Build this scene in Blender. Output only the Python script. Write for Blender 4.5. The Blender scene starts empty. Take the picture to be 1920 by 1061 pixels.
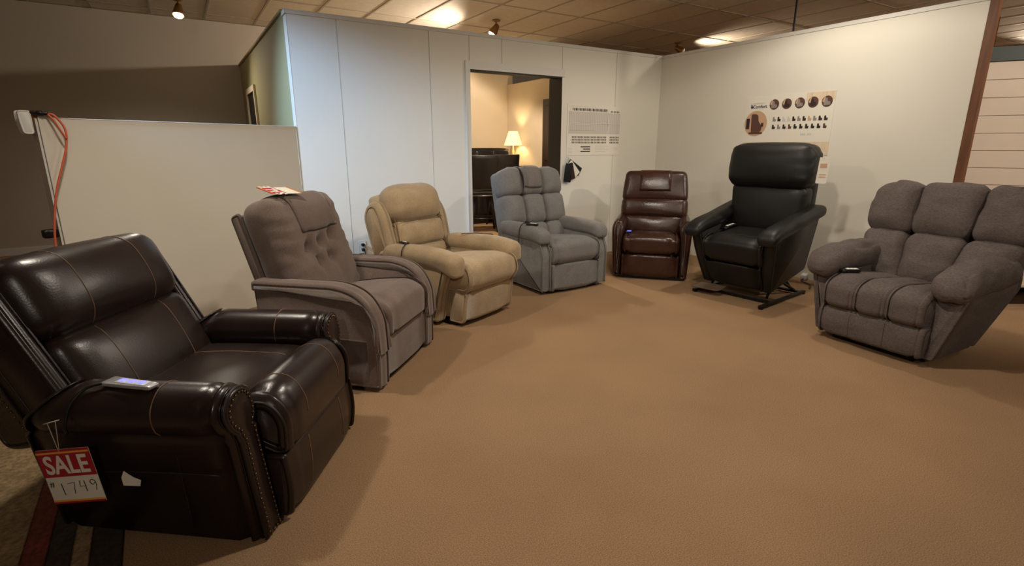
import bpy, bmesh, math, random
from mathutils import Vector, Matrix, noise
from mathutils.bvhtree import BVHTree
random.seed(7)
R = math.radians
SC = bpy.context.scene
COL = SC.collection

# ------------------------------------------------------------------ camera, world, exposure
CAM = Vector((-5.3818, -5.0517, 1.335)); YAW = R(-31.8046); PITCH = math.atan(256/980)
cd = bpy.data.cameras.new('camera'); cam = bpy.data.objects.new('camera', cd); COL.objects.link(cam)
cd.sensor_width = 36; cd.lens = 980/1920*36; cd.clip_start = .05; cd.clip_end = 100
cam.location = CAM; cam.rotation_euler = (R(90)-PITCH, 0, YAW)
SC.camera = cam
w = bpy.data.worlds.new('world'); SC.world = w; w.use_nodes = True
w.node_tree.nodes['Background'].inputs[0].default_value = (.75, .82, 1, 1)
w.node_tree.nodes['Background'].inputs[1].default_value = .05
SC.view_settings.view_transform = 'Standard'; SC.view_settings.look = 'None'
SC.view_settings.gamma = 1; SC.view_settings.use_curve_mapping = False
SC.view_settings.exposure = 0.08

UX = Vector((.84985, .52702)); VX = Vector((-.52702, .84985)); CC = Vector((1.91134535, 7.12954711))
def C2W(x, y, z=0.):
    """plan coordinates as seen from the camera (x right, y forward) -> room coordinates"""
    q = Vector((x, y))-CC
    return Vector((q.dot(UX), q.dot(VX), z))

# ceiling floods: plan position, power, colour, aim point (plan x, y, z), cone angle
WARM = (1, .80, .58); COOL = (.40, .64, 1.0); NEUT = (1, .895, .755)
CEIL = 3.0; WTOP = 2.44
LAMPS = [
    # (key, room xy, watts, colour, aim room xyz, cone deg, blend)
    ('left',   C2W(-1.95, 2.75),  62, NEUT, C2W(-.9, 2.5, 0), 150, .6),
    ('cool',   C2W(-3.6, 2.0),  560, COOL, C2W(-1.86, 4.9, 1.35), 38, 1.),
    ('mid',    C2W(.7, 2.6),     92, NEUT, C2W(.6, 3.4, 0), 150, .7),
    ('wallB',  C2W(2.2, 4.6),    46, NEUT, C2W(2.15, 4.5, 0), 172, .3),
    ('front',  C2W(.0, -2.8), 100, NEUT, C2W(1.6, 5.5, .6), 90, .8),
    ('frontr', C2W(3.0, -.8),    95, NEUT, C2W(2.4, 5.8, 1.5), 72, .9),
    ('siding', C2W(5.4, 2.4),   150, NEUT, C2W(5.0, 5.6, .8), 110, .6),  # added lamp, out of view, brightens the siding and the tweed recliner's side
    ('seenL',  Vector((-5.15, 2.75, 0)), 60, NEUT, Vector((-5.6, 1.6, 0)), 150, 1.),
    ('seenM',  Vector((-1.45, 1.70, 0)), 165, (1, .84, .66), Vector((-2.2, 2.0, 1.6)), 179, .15),
    ('seenR',  Vector((7.07, -1.4, 0)), 160, WARM, Vector((5.0, -4.5, 0)), 150, .5),
    ('nextB',  Vector((1.9, 1.48, 0)),   90, WARM, Vector((3.8, -.4, 1.3)), 160, .6),
]

# ------------------------------------------------------------------ materials
def srgb(r, g, b):
    f = lambda c: (c/255/12.92) if c/255 <= .04045 else ((c/255+.055)/1.055)**2.4
    return (f(r), f(g), f(b))
MATS = {}
def mat(name, col, rough=.6, var=0., vscale=8., bump=0., bscale=150., detail=3., kind=None, metal=0., emis=None, estr=0., spec=.5, sheen=0., coat=0., stretch=(1, 1, 1)):
    m = bpy.data.materials.new(name); m.use_nodes = True; MATS[name] = m
    nt = m.node_tree; N = nt.nodes; Lk = nt.links; b = N['Principled BSDF']
    b.inputs['Base Color'].default_value = (*col, 1); b.inputs['Roughness'].default_value = rough
    b.inputs['Metallic'].default_value = metal; b.inputs['Specular IOR Level'].default_value = spec
    b.inputs['Sheen Weight'].default_value = sheen; b.inputs['Coat Weight'].default_value = coat
    if emis:
        b.inputs['Emission Color'].default_value = (*emis, 1); b.inputs['Emission Strength'].default_value = estr
    if not (var or bump): return m
    tc = N.new('ShaderNodeTexCoord'); mp = N.new('ShaderNodeMapping'); Lk.new(tc.outputs['Object'], mp.inputs[0])
    mp.inputs['Scale'].default_value = stretch
    if var:
        n1 = N.new('ShaderNodeTexNoise'); n1.inputs['Scale'].default_value = vscale; n1.inputs['Detail'].default_value = 5
        Lk.new(mp.outputs[0], n1.inputs['Vector'])
        rp = N.new('ShaderNodeValToRGB'); rp.color_ramp.elements[0].position = .3; rp.color_ramp.elements[1].position = .7
        rp.color_ramp.elements[0].color = (*[c*(1-var) for c in col], 1)
        rp.color_ramp.elements[1].color = (*[min(1, c*(1+var)) for c in col], 1)
        Lk.new(n1.outputs['Fac'], rp.inputs[0]); out = rp.outputs[0]
        if kind in ('fabric', 'carpet'):
            n2 = N.new('ShaderNodeTexNoise'); n2.inputs['Scale'].default_value = bscale; n2.inputs['Detail'].default_value = 2
            Lk.new(mp.outputs[0], n2.inputs['Vector'])
            r2 = N.new('ShaderNodeValToRGB'); r2.color_ramp.elements[0].position = .32; r2.color_ramp.elements[1].position = .68
            k = .62 if kind == 'carpet' else .74
            r2.color_ramp.elements[0].color = (k, k, k, 1); r2.color_ramp.elements[1].color = (1.2, 1.2, 1.2, 1)
            Lk.new(n2.outputs['Fac'], r2.inputs[0])
            mx = N.new('ShaderNodeMix'); mx.data_type = 'RGBA'; mx.blend_type = 'MULTIPLY'; mx.inputs['Factor'].default_value = 1
            Lk.new(out, mx.inputs[6]); Lk.new(r2.outputs[0], mx.inputs[7]); out = mx.outputs[2]
        Lk.new(out, b.inputs['Base Color'])
    if bump:
        if kind == 'leather':
            v = N.new('ShaderNodeTexVoronoi'); v.inputs['Scale'].default_value = bscale; hs = v.outputs['Distance']
            Lk.new(mp.outputs[0], v.inputs['Vector'])
            n4 = N.new('ShaderNodeTexNoise'); n4.inputs['Scale'].default_value = 9; n4.inputs['Detail'].default_value = 4
            Lk.new(mp.outputs[0], n4.inputs['Vector'])
            ad = N.new('ShaderNodeMath'); ad.operation = 'MULTIPLY_ADD'; ad.inputs[1].default_value = 1.2
            Lk.new(n4.outputs['Fac'], ad.inputs[0]); Lk.new(hs, ad.inputs[2]); hs = ad.outputs[0]
            n5 = N.new('ShaderNodeTexNoise'); n5.inputs['Scale'].default_value = 5
            Lk.new(mp.outputs[0], n5.inputs['Vector'])
            mr = N.new('ShaderNodeMapRange'); mr.inputs['To Min'].default_value = rough-.08; mr.inputs['To Max'].default_value = rough+.12
            Lk.new(n5.outputs['Fac'], mr.inputs[0]); Lk.new(mr.outputs[0], b.inputs['Roughness'])
        else:
            n3 = N.new('ShaderNodeTexNoise'); n3.inputs['Scale'].default_value = bscale*(2.6 if kind == 'carpet' else 1); n3.inputs['Detail'].default_value = detail
            Lk.new(mp.outputs[0], n3.inputs['Vector']); hs = n3.outputs['Fac']
        bp = N.new('ShaderNodeBump'); bp.inputs['Strength'].default_value = bump; bp.inputs['Distance'].default_value = .004
        Lk.new(hs, bp.inputs['Height']); Lk.new(bp.outputs[0], b.inputs['Normal'])
    return m
mat('carpet', srgb(155, 125, 95), .95, .08, 1.6, .35, 240, 2, 'carpet', spec=.1)
mat('wall_white', srgb(222, 218, 206), .65, .03, 1.2, .06, 220)
mat('wall_trim', srgb(212, 210, 203), .5, .02, 3)
mat('wall_cream', srgb(214, 196, 168), .75, .03, 1.5, .06, 200)
mat('wall_taupe', srgb(186, 176, 164), .85, .03, 1.5, .05, 200)
mat('wall_olive', srgb(166, 158, 116), .8, .03, 1.5)
mat('low_wall', srgb(212, 205, 190), .7, .03, 1.4, .05, 220)
mat('tile', srgb(204, 194, 180), .9, .06, 14, .35, 90, 4)
mat('tgrid', srgb(160, 148, 132), .6)
mat('wood_post', srgb(104, 62, 34), .5, .35, 6, .1, 30, stretch=(6, 6, .6))
mat('wood_dark', srgb(46, 28, 20), .4, .3, 6, stretch=(6, 6, .6))
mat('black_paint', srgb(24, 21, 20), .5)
mat('siding', srgb(222, 204, 186), .6, .03, 3)
mat('green_dark', srgb(30, 44, 36), .5)
mat('leather_espresso', srgb(38, 27, 25), .29, .15, 5, .05, 160, kind='leather')
mat('stitch_tan', srgb(122, 92, 70), .6)
mat('piping_dark', srgb(30, 22, 20), .5)
mat('nail', srgb(120, 98, 70), .3, metal=1.)
mat('taupe', srgb(108, 91, 82), .9, .14, 9, .25, 260, kind='fabric', sheen=.25)
mat('taupe_dark', srgb(100, 84, 76), .9, .1, 9, .25, 260, kind='fabric', sheen=.2)
mat('beige', srgb(166, 144, 112), .9, .12, 8, .2, 240, kind='fabric', sheen=.25)
mat('beige_seam', srgb(110, 92, 66), .9)
mat('grey', srgb(116, 114, 111), .95, .10, 10, .45, 190, kind='fabric', sheen=.15)
mat('grey_flap', srgb(112, 106, 101), .95, .08, 10, .45, 190, kind='fabric', sheen=.1)
mat('grey_seam', srgb(66, 64, 62), .95)
mat('leather_brown', srgb(58, 34, 25), .26, .2, 6, .14, 110, kind='leather')
mat('leather_black', srgb(18, 17, 16), .46, .12, 6, .06, 140, kind='leather', spec=.4)
mat('tweed', srgb(92, 82, 78), .95, .14, 12, .5, 150, kind='fabric', stretch=(.5, .5, 1.6))
mat('tweed_seam', srgb(52, 45, 43), .95)
mat('mech', srgb(30, 28, 28), .45, metal=.6)
mat('mech_plate', srgb(112, 92, 74), .45, metal=.3)
mat('plastic_black', srgb(16, 16, 17), .35)
mat('plastic_white', srgb(226, 226, 220), .4)
mat('silver', srgb(190, 190, 195), .3, metal=.6)
mat('glow_blue', (.05, .05, .3), .4, emis=(.12, .12, 1.), estr=3.)
mat('cord_orange', srgb(206, 96, 66), .5)
mat('paper', srgb(226, 221, 208), .7)
mat('print_grey', srgb(202, 197, 189), .8)
mat('print_mid', srgb(138, 132, 126), .8)
mat('print_dark', srgb(44, 36, 36), .8)
mat('print_brown', srgb(92, 60, 50), .8)
mat('print_tan', srgb(196, 160, 128), .8)
mat('print_wood', srgb(218, 198, 172), .8, .12, 5, stretch=(8, 8, .8))
mat('print_purple', srgb(52, 46, 84), .8)
mat('tag_red', srgb(168, 22, 48), .5)
mat('tag_yellow', srgb(232, 168, 62), .5)
mat('string', srgb(206, 200, 190), .8)
mat('shade', srgb(240, 222, 170), .8, emis=(1., .80, .42), estr=.75)
mat('bulb', (1, .9, .7), .4, emis=(1., .82, .55), estr=38.)
mat('lens_off', srgb(230, 225, 215), .3)
mat('brass', srgb(150, 112, 66), .35, metal=.8)
mat('lamp_base', srgb(226, 208, 168), .35)
mat('stool_black', srgb(26, 22, 21), .35, .1, 6)
mat('rug_tan', srgb(150, 126, 92), .95, .25, 7, .5, 60, kind='carpet')
mat('rug_red', srgb(120, 52, 34), .95, .2, 8, .5, 60, kind='carpet')
mat('rug_dark', srgb(58, 44, 34), .95, .2, 8, .5, 60, kind='carpet')
mat('platform_top', srgb(186, 166, 140), .6, .1, 4)
mat('curtain', srgb(176, 150, 124), .85, .1, 3)

# ------------------------------------------------------------------ geometry helpers -> (verts, faces)
def rp(pts, seg=5):
    """polygon with per-corner radius [(a,b,r)] -> smooth closed outline"""
    out = []; n = len(pts)
    for i in range(n):
        p = Vector(pts[i][:2]); r = pts[i][2] if len(pts[i]) > 2 else 0
        a = Vector(pts[i-1][:2]); c = Vector(pts[(i+1) % n][:2])
        if r <= 0: out.append(tuple(p)); continue
        d1 = (a-p); d2 = (c-p); l1 = d1.length; l2 = d2.length; d1 /= l1; d2 /= l2
        k = min(r, l1*.49, l2*.49)
        s = p+d1*k; e = p+d2*k
        for j in range(seg+1):
            t = j/seg
            out.append(tuple(s*(1-t)**2+p*2*t*(1-t)+e*t*t))
    return out
def area(o): return sum(o[i-1][0]*o[i][1]-o[i][0]*o[i-1][1] for i in range(len(o)))
def inset(o, d):
    n = len(o); out = []
    for i in range(n):
        p = Vector(o[i]); a = Vector(o[i-1]); c = Vector(o[(i+1) % n])
        e1 = (p-a); e2 = (c-p)
        if e1.length < 1e-7: e1 = e2
        if e2.length < 1e-7: e2 = e1
        e1 = e1.normalized(); e2 = e2.normalized()
        nn = Vector((-(e1.y+e2.y), e1.x+e2.x))
        if nn.length < 1e-6: nn = Vector((-e1.y, e1.x))
        nn.normalize()
        out.append(tuple(p+nn*d))
    return out
def prism(o, axis, lo, hi, bev=.015, nb=3, nm=3, fn=None):
    if area(o) < 0: o = o[::-1]
    n = len(o); st = []
    if nb and bev > .003: st.append((lo, bev+min(.004, bev)))
    for i in range(nb+1):
        a = i/nb*math.pi/2 if nb else 0
        st.append((lo+bev*(1-math.sin(a)), bev*(1-math.cos(a))))
    for k in range(1, nm+1): st.append((lo+bev+(hi-lo-2*bev)*k/(nm+1), 0))
    for i in range(nb, -1, -1):
        a = i/nb*math.pi/2 if nb else 0
        st.append((hi-bev*(1-math.sin(a)), bev*(1-math.cos(a))))
    if nb and bev > .003: st.append((hi, bev+min(.004, bev)))
    V = []; F = []
    for t, d in st:
        for (a, b) in (inset(o, d) if d > 0 else o):
            V.append({'x': (t, a, b), 'y': (a, t, b), 'z': (a, b, t)}[axis])
    m = len(st)
    for k in range(m-1):
        for i in range(n):
            j = (i+1) % n
            q = (k*n+i, k*n+j, (k+1)*n+j, (k+1)*n+i)
            F.append(q if axis in 'xz' else q[::-1])
    c0 = tuple(range(n)); c1 = tuple((m-1)*n+i for i in range(n))
    F.append(c0[::-1] if axis in 'xz' else c0); F.append(c1 if axis in 'xz' else c1[::-1])
    V = [Vector(v) for v in V]
    if fn: V = [fn(v) for v in V]
    return V, F
def rbox(c, s, r=.03, n=10, puff=(0, 0, 0), fn=None, wr=0., wsc=7., seed=0):
    """rounded, optionally puffed block; fn(p,q) deforms, q in [-1,1]^3"""
    h = Vector(s)/2; r = min(r, *h); key = {}; V = []; F = []
    T = [math.sin(math.pi/2*(2*i/n-1)) for i in range(n+1)]
    def vid(a, b, d):
        k = (round(a, 5), round(b, 5), round(d, 5))
        if k not in key:
            p = Vector((a*h.x, b*h.y, d*h.z))
            q = Vector((max(-h.x+r, min(h.x-r, p.x)), max(-h.y+r, min(h.y-r, p.y)), max(-h.z+r, min(h.z-r, p.z))))
            e = p-q
            if e.length > 1e-9: p = q+e.normalized()*r
            w = Vector((p.x/h.x, p.y/h.y, p.z/h.z))
            p.x += puff[0]*w.x*(1-w.y**2)*(1-w.z**2); p.y += puff[1]*w.y*(1-w.x**2)*(1-w.z**2); p.z += puff[2]*w.z*(1-w.x**2)*(1-w.y**2)
            if wr:
                nz = noise.noise(Vector((p.x*wsc+seed*3.1, p.y*wsc, p.z*wsc)))
                p += p.normalized()*nz*wr
            if fn: p = fn(p, w)
            key[k] = len(V); V.append(p+Vector(c))
        return key[k]
    for ax in range(3):
        for sg in (-1, 1):
            for i in range(n):
                for j in range(n):
                    qs = []
                    for (a, b) in ((i, j), (i+1, j), (i+1, j+1), (i, j+1)):
                        t = [0, 0, 0]; t[ax] = sg; t[(ax+1) % 3] = T[a]; t[(ax+2) % 3] = T[b]
                        qs.append(vid(*t))
                    F.append(tuple(qs) if sg > 0 else tuple(qs[::-1]))
    return V, F
def box(x0, x1, y0, y1, z0, z1):
    V = [Vector((x, y, z)) for x in (x0, x1) for y in (y0, y1) for z in (z0, z1)]
    return V, [(0, 1, 3, 2), (4, 6, 7, 5), (0, 4, 5, 1), (2, 3, 7, 6), (0, 2, 6, 4), (1, 5, 7, 3)]
def smooth_path(P, k=6, closed=False):
    P = [Vector(p) for p in P]; n = len(P); out = []
    if n < 3: return P
    for i in range(n if closed else n-1):
        p0 = P[i-1] if (closed or i > 0) else P[0]; p1 = P[i]; p2 = P[(i+1) % n]
        p3 = P[(i+2) % n] if (closed or i+2 < n) else P[-1]
        for j in range(k):
            t = j/k
            out.append(.5*((2*p1)+(p2-p0)*t+(2*p0-5*p1+4*p2-p3)*t*t+(3*p1-p0-3*p2+p3)*t**3))
    if not closed: out.append(P[-1])
    return out
def tube(P, r, seg=6, closed=False, smooth=4):
    if smooth: P = smooth_path(P, smooth, closed)
    P = [Vector(p) for p in P]; n = len(P); V = []; F = []; up = None
    for i in range(n):
        a = P[i-1] if (closed or i) else P[0]; b = P[(i+1) % n] if (closed or i < n-1) else P[-1]
        d = (b-a).normalized() if (b-a).length > 1e-9 else Vector((0, 0, 1))
        if up is None: up = d.orthogonal().normalized()
        up = (up-d*up.dot(d)); up = up.normalized() if up.length > 1e-6 else d.orthogonal().normalized()
        s = d.cross(up)
        for k in range(seg):
            t = 2*math.pi*k/seg; V.append(P[i]+(up*math.cos(t)+s*math.sin(t))*r)
    for i in range(n if closed else n-1):
        for k in range(seg):
            j = (i+1) % n; l = (k+1) % seg
            F.append((i*seg+k, i*seg+l, j*seg+l, j*seg+k))
    if not closed:
        F.append(tuple(range(seg))[::-1]); F.append(tuple((n-1)*seg+k for k in range(seg)))
    return V, F
def lathe(prof, seg=20, c=(0, 0, 0)):
    V = []; F = []; n = len(prof)
    for (r, z) in prof:
        for k in range(seg):
            t = 2*math.pi*k/seg; V.append(Vector((c[0]+r*math.cos(t), c[1]+r*math.sin(t), c[2]+z)))
    for i in range(n-1):
        for k in range(seg):
            l = (k+1) % seg; F.append((i*seg+k, i*seg+l, (i+1)*seg+l, (i+1)*seg+k))
    F.append(tuple(range(seg))[::-1]); F.append(tuple((n-1)*seg+k for k in range(seg)))
    return V, F
def merge(*ds):
    V = []; F = []
    for v, f in ds:
        o = len(V); V += v; F += [tuple(i+o for i in q) for q in f]
    return V, F
def xf(d, M): return [M @ Vector(v) for v in d[0]], d[1]
def bvh(d): return BVHTree.FromPolygons([tuple(v) for v in d[0]], d[1])
def onsurf(d, pts, direc, off=.001, back=.6):
    t = bvh(d) if not isinstance(d, BVHTree) else d; out = []; dr = Vector(direc).normalized()
    for p in pts:
        h = t.ray_cast(Vector(p)-dr*back, dr)
        if h[0] is not None: out.append(h[0]-dr*off)
    return out
def lerp_pts(a, b, n): return [Vector(a).lerp(Vector(b), i/n) for i in range(n+1)]
def drape(d, cyz, a0, a1, x0, x1, off=.007, nx=10, na=16, th=.006, R0=1.2):
    """thin sheet wrapped over the top/front of a cushion; angles about the x axis, 0=front, 90=top"""
    t = bvh(d); G = []
    for i in range(nx+1):
        x = x0+(x1-x0)*i/nx; row = []
        for j in range(na+1):
            a = R(a0+(a1-a0)*j/na); dv = Vector((0, -math.cos(a), math.sin(a))); o = Vector((x, cyz[0], cyz[1]))
            h = t.ray_cast(o+dv*R0, -dv)
            q = h[0] if h[0] is not None else o+dv*.15
            row.append((q, dv))
        G.append(row)
    V = []; F = []; m = na+1
    for lay in (off+th, off*.2):
        for row in G:
            for q, dv in row: V.append(q+dv*lay)
    K = (nx+1)*m
    for i in range(nx):
        for j in range(na):
            a = i*m+j; F.append((a, a+1, a+m+1, a+m)); F.append((K+a, K+a+m, K+a+m+1, K+a+1))
    for i in range(nx):
        for j in (0, na):
            a = i*m+j; q = (a, a+m, K+a+m, K+a); F.append(q if j == 0 else q[::-1])
    for j in range(na):
        for i in (0, nx):
            a = i*m+j; q = (a, K+a, K+a+1, a+1); F.append(q if i == 0 else q[::-1])
    return V, F

# ------------------------------------------------------------------ objects
def obj(name, d, m, parent=None, smooth=True, M=None):
    V, F = d
    if M is not None: V = [M @ Vector(v) for v in V]
    me = bpy.data.meshes.new(name); me.from_pydata([tuple(v) for v in V], [], F)
    if smooth: me.polygons.foreach_set('use_smooth', [True]*len(me.polygons))
    me.materials.append(MATS[m]); me.update()
    o = bpy.data.objects.new(name, me); COL.objects.link(o)
    if parent: o.parent = parent
    return o
def tag(o, label, cat, group=None):
    o['label'] = label; o['category'] = cat
    if group: o['group'] = group
    return o
def thing(name, label, cat, loc=(0, 0, 0), rz=0., group=None):
    o = bpy.data.objects.new(name, None); COL.objects.link(o); o.empty_display_size = .1
    o.location = loc; o.rotation_euler = (0, 0, rz)
    return tag(o, label, cat, group)
def struct(name, d, m, parent=None, smooth=False):
    o = obj(name, d, m, parent, smooth)
    if not parent: o['kind'] = 'structure'
    return o
def text_mesh(body, size, ext=.0004, sx=1.):
    cu = bpy.data.curves.new('lettering', 'FONT'); cu.body = body; cu.size = size; cu.extrude = ext; cu.align_x = 'CENTER'; cu.align_y = 'CENTER'
    cu.resolution_u = 4; cu.offset = size*.022
    t = bpy.data.objects.new('lettering', cu); COL.objects.link(t)
    dg = bpy.context.evaluated_depsgraph_get(); dg.update()
    me = bpy.data.meshes.new_from_object(t.evaluated_get(dg))
    V = [Vector((v.co.x*sx, v.co.y, v.co.z)) for v in me.vertices]; F = [tuple(p.vertices) for p in me.polygons]
    bpy.data.objects.remove(t); bpy.data.curves.remove(cu); bpy.data.meshes.remove(me)
    return V, F

# ------------------------------------------------------------------ the shell of the shop
FARV = 3.8; XL = -10.; XR = 10.; YF = -10.
struct('floor', box(XL-.1, XR+.1, YF-.1, 6.1, -.05, 0), 'carpet')
# ceiling: slab, T-bar grid, and each tile in view a piece of its own
ceil = struct('ceiling', box(XL, XR, YF, 6, CEIL+.03, CEIL+.08), 'tgrid')
def in_view(p):
    d = cam.rotation_euler.to_matrix().transposed() @ (Vector(p)-CAM)
    if d.z > -.1: return False
    x = d.x/-d.z*980; y = d.y/-d.z*980
    return -1000 < x < 1000 and -560 < y < 560
tile_me = None; rest = []
TU, TV = .61, 1.22; k0 = int((XL-.04)/TU)-1
for iu in range(-17, 17):
    for iv in range(-8, 6):
        u0 = .04+TU*iu; v0 = -.25+TV*iv
        u1 = min(XR, u0+TU); v1 = min(6., v0+TV)
        if u1-u0 < .1 or v1-v0 < .1 or u0 < XL: continue
        d = box(u0+.011, u1-.011, v0+.011, v1-.011, CEIL+.006, CEIL+.028)
        vis = any(in_view((a, b, CEIL)) for a in (u0, (u0+u1)/2, u1) for b in (v0, (v0+v1)/2, v1))
        if vis and v0 > -1.6: obj('ceiling_tile', d, 'tile', ceil, False)
        else: rest.append(d)
r_ = obj('ceiling_tile_field', merge(*rest), 'tile', ceil, False); r_['kind'] = 'stuff'
bars = [box(.04+TU*i-.012, .04+TU*i+.012, YF, 6, CEIL, CEIL+.03) for i in range(-16, 17)]
bars += [box(XL, XR, -.25+TV*i-.012, -.25+TV*i+.012, CEIL-.001, CEIL+.03) for i in range(-8, 6)]
obj('ceiling_grid', merge(*bars), 'tgrid', ceil, False)

# wall with the doorway (partition, 2.44 m) : core, panels, cap
WT = .12; A0 = -4.47
DL, DR, DT = -2.757, -1.583, 2.093
core = merge(box(A0, DL, .012, WT, 0, WTOP), box(DR, 0, .012, WT, 0, WTOP), box(DL, DR, .012, WT, DT, WTOP))
wa = struct('wall_back', core, 'wall_white')
seams = [A0, -4.06, -3.19, DL]
def panel(u0, u1, z0, z1): obj('wall_panel', prism([(u0+.0015, z0), (u1-.0015, z0), (u1-.0015, z1), (u0+.0015, z1)], 'y', 0, .0125, .002, 1, 0), 'wall_white', wa, False)
for a, b in zip(seams[:-1], seams[1:]): panel(a, b, 0, WTOP-.03)
panel(DL, -2.373, DT, WTOP-.03); panel(-2.373, DR, DT, WTOP-.03)
for a, b in ((DR, -.77), (-.77, 0)): panel(a, b, 0, WTOP-.03)
struct('trim_1', prism(rp([(-.012, WTOP-.035, .004), (WT+.01, WTOP-.035, 0), (WT+.01, WTOP+.006, .004), (-.012, WTOP+.006, .004)]), 'x', A0-.012, 0, .003, 1, 0), 'wall_trim')
# door casing (left leg, head) and dark reveal
struct('door_1', merge(box(DL-.055, DL, -.016, .0, 0, DT+.08), box(DL, DR+.03, -.016, .0, DT, DT+.08), box(DL-.055, DL-.045, -.022, -.016, 0, DT+.08)), 'wall_trim')
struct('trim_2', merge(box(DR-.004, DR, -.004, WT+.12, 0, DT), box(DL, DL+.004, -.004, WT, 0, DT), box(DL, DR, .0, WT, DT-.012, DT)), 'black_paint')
# wall with the colour poster (partition)
wb = struct('wall_right', box(0, WT, -3.25, WT, 0, WTOP), 'wall_white')
struct('wall_room_side', box(0, WT, WT+.001, FARV, 0, WTOP), 'wall_cream')
struct('trim_3', prism(rp([(-.012, WTOP-.035, .004), (WT+.01, WTOP-.035, 0), (WT+.01, WTOP+.006, .004), (-.012, WTOP+.006, .004)]), 'y', -3.25, -.013, .003, 1, 0), 'wall_trim')
struct('trim_4', prism(rp([(-.014, -3.315, .006), (.05, -3.315, .006), (.05, -3.251, .006), (-.014, -3.251, .006)]), 'z', 0, CEIL-.002, .004, 1, 0), 'wood_post')
# dark door on the far side partition inside the next room
dd = struct('door_2', box(-.05, -.001, 1.62, 2.56, 0, 2.1), 'wood_dark')
for a, b, z0, z1 in ((1.7, 2.06, .15, .95), (2.12, 2.48, .15, .95), (1.7, 2.06, 1.1, 2.0), (2.12, 2.48, 1.1, 2.0)):
    obj('door_panel', prism([(a, z0), (b, z0), (b, z1), (a, z1)], 'x', -.062, -.05, .006, 1, 0), 'wood_dark', dd, False)
obj('door_handle', merge(tube([(-.05, 1.69, 1.0), (-.1, 1.69, 1.0)], .012), rbox((-.115, 1.69, 1.0), (.05, .05, .05), .025, 6)), 'brass', dd)
# block side wall and far walls
struct('wall_left', merge(box(A0, A0+WT, WT, FARV, 0, WTOP), box(A0-.02, A0+WT+.02, WT, FARV, WTOP, WTOP+.02)), 'wall_olive')
dw = struct('door_3', box(A0-.008, A0-.001, 2.45, 3.15, 0, 2.0), 'black_paint')
obj('door_frame', merge(box(A0-.025, A0-.001, 2.38, 2.45, 0, 2.07), box(A0-.025, A0-.001, 3.15, 3.22, 0, 2.07), box(A0-.025, A0-.001, 2.45, 3.15, 2.0, 2.07)), 'wall_cream', dw, False)
struct('wall_far', merge(box(XL, -3.4, FARV, FARV+.1, 0, CEIL)), 'wall_taupe')
struct('wall_far_room', merge(box(-3.399, WT, FARV, FARV+.1, 0, CEIL)), 'wall_cream')
struct('wall_outer_left', box(XL-.1, XL, YF, FARV+.1, 0, CEIL), 'wall_taupe')
struct('wall_outer_right', box(XR, XR+.1, YF, 6, 0, CEIL), 'curtain')
struct('wall_outer_back', box(WT, XR, 5.9, 6.0, 0, CEIL), 'wall_taupe')
struct('wall_front', box(XL, XR, YF-.1, YF, 0, CEIL), 'wall_taupe')
struct('baseboard_far', box(XL, A0, FARV-.012, FARV, 0, .09), 'wall_trim')

# low partition (oblique) with thick end
LP0 = C2W(-1.886, 4.770); LP1 = C2W(-2.86, 3.30); dl = (LP1-LP0); ll = dl.length; la = math.atan2(dl.y, dl.x)
lw = struct('wall_low', prism(rp([(0, 0), (ll, 0), (ll, 1.506, .004), (0, 1.506, .004)], 2), 'y', -.1, 0, .003, 1, 0), 'low_wall')
lw.location = LP0; lw.rotation_euler = (0, 0, la)
obj('end_panel', box(ll+.0005, ll+.012, -.102, -.012, 0, 1.5), 'wall_trim', lw, False)

# siding display wall beyond the post
SP = C2W(5.3, 5.9); sa = math.atan2(*(C2W(5.3-.9, 5.9+.44)-SP).yx)
sw = struct('wall_siding', box(-1.6, 1.8, .02, .1, 0, 2.21), 'siding'); sw.location = SP; sw.rotation_euler = (0, 0, sa+math.pi)
for i in range(12):
    z0 = .0+i*.184
    obj('siding_board', prism([(0, z0+.004), (.012, z0+.004), (.02, z0+.18), (.008, z0+.184)], 'x', -1.6, 1.8, .001, 1, 0), 'siding', sw, False)
gb = obj('top_rail', box(-1.62, 1.82, -.03, .12, 2.21, 2.35), 'green_dark', sw, False)
for i, (x, y, wd) in enumerate(((5.62, 6.9, .16), (6.4, 7.6, .10))):
    p = C2W(x, y); struct('trim_%d' % (5+i), box(p.x-wd/2, p.x+wd/2, p.y-wd/2, p.y+wd/2, 0, CEIL-.002), 'wood_post' if i else 'curtain')
pr = Vector((.06, -1.665)); struct('trim_7', tube([(pr.x, pr.y, WTOP), (pr.x, pr.y, CEIL)], .011, 8, smooth=0), 'mech')

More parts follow.
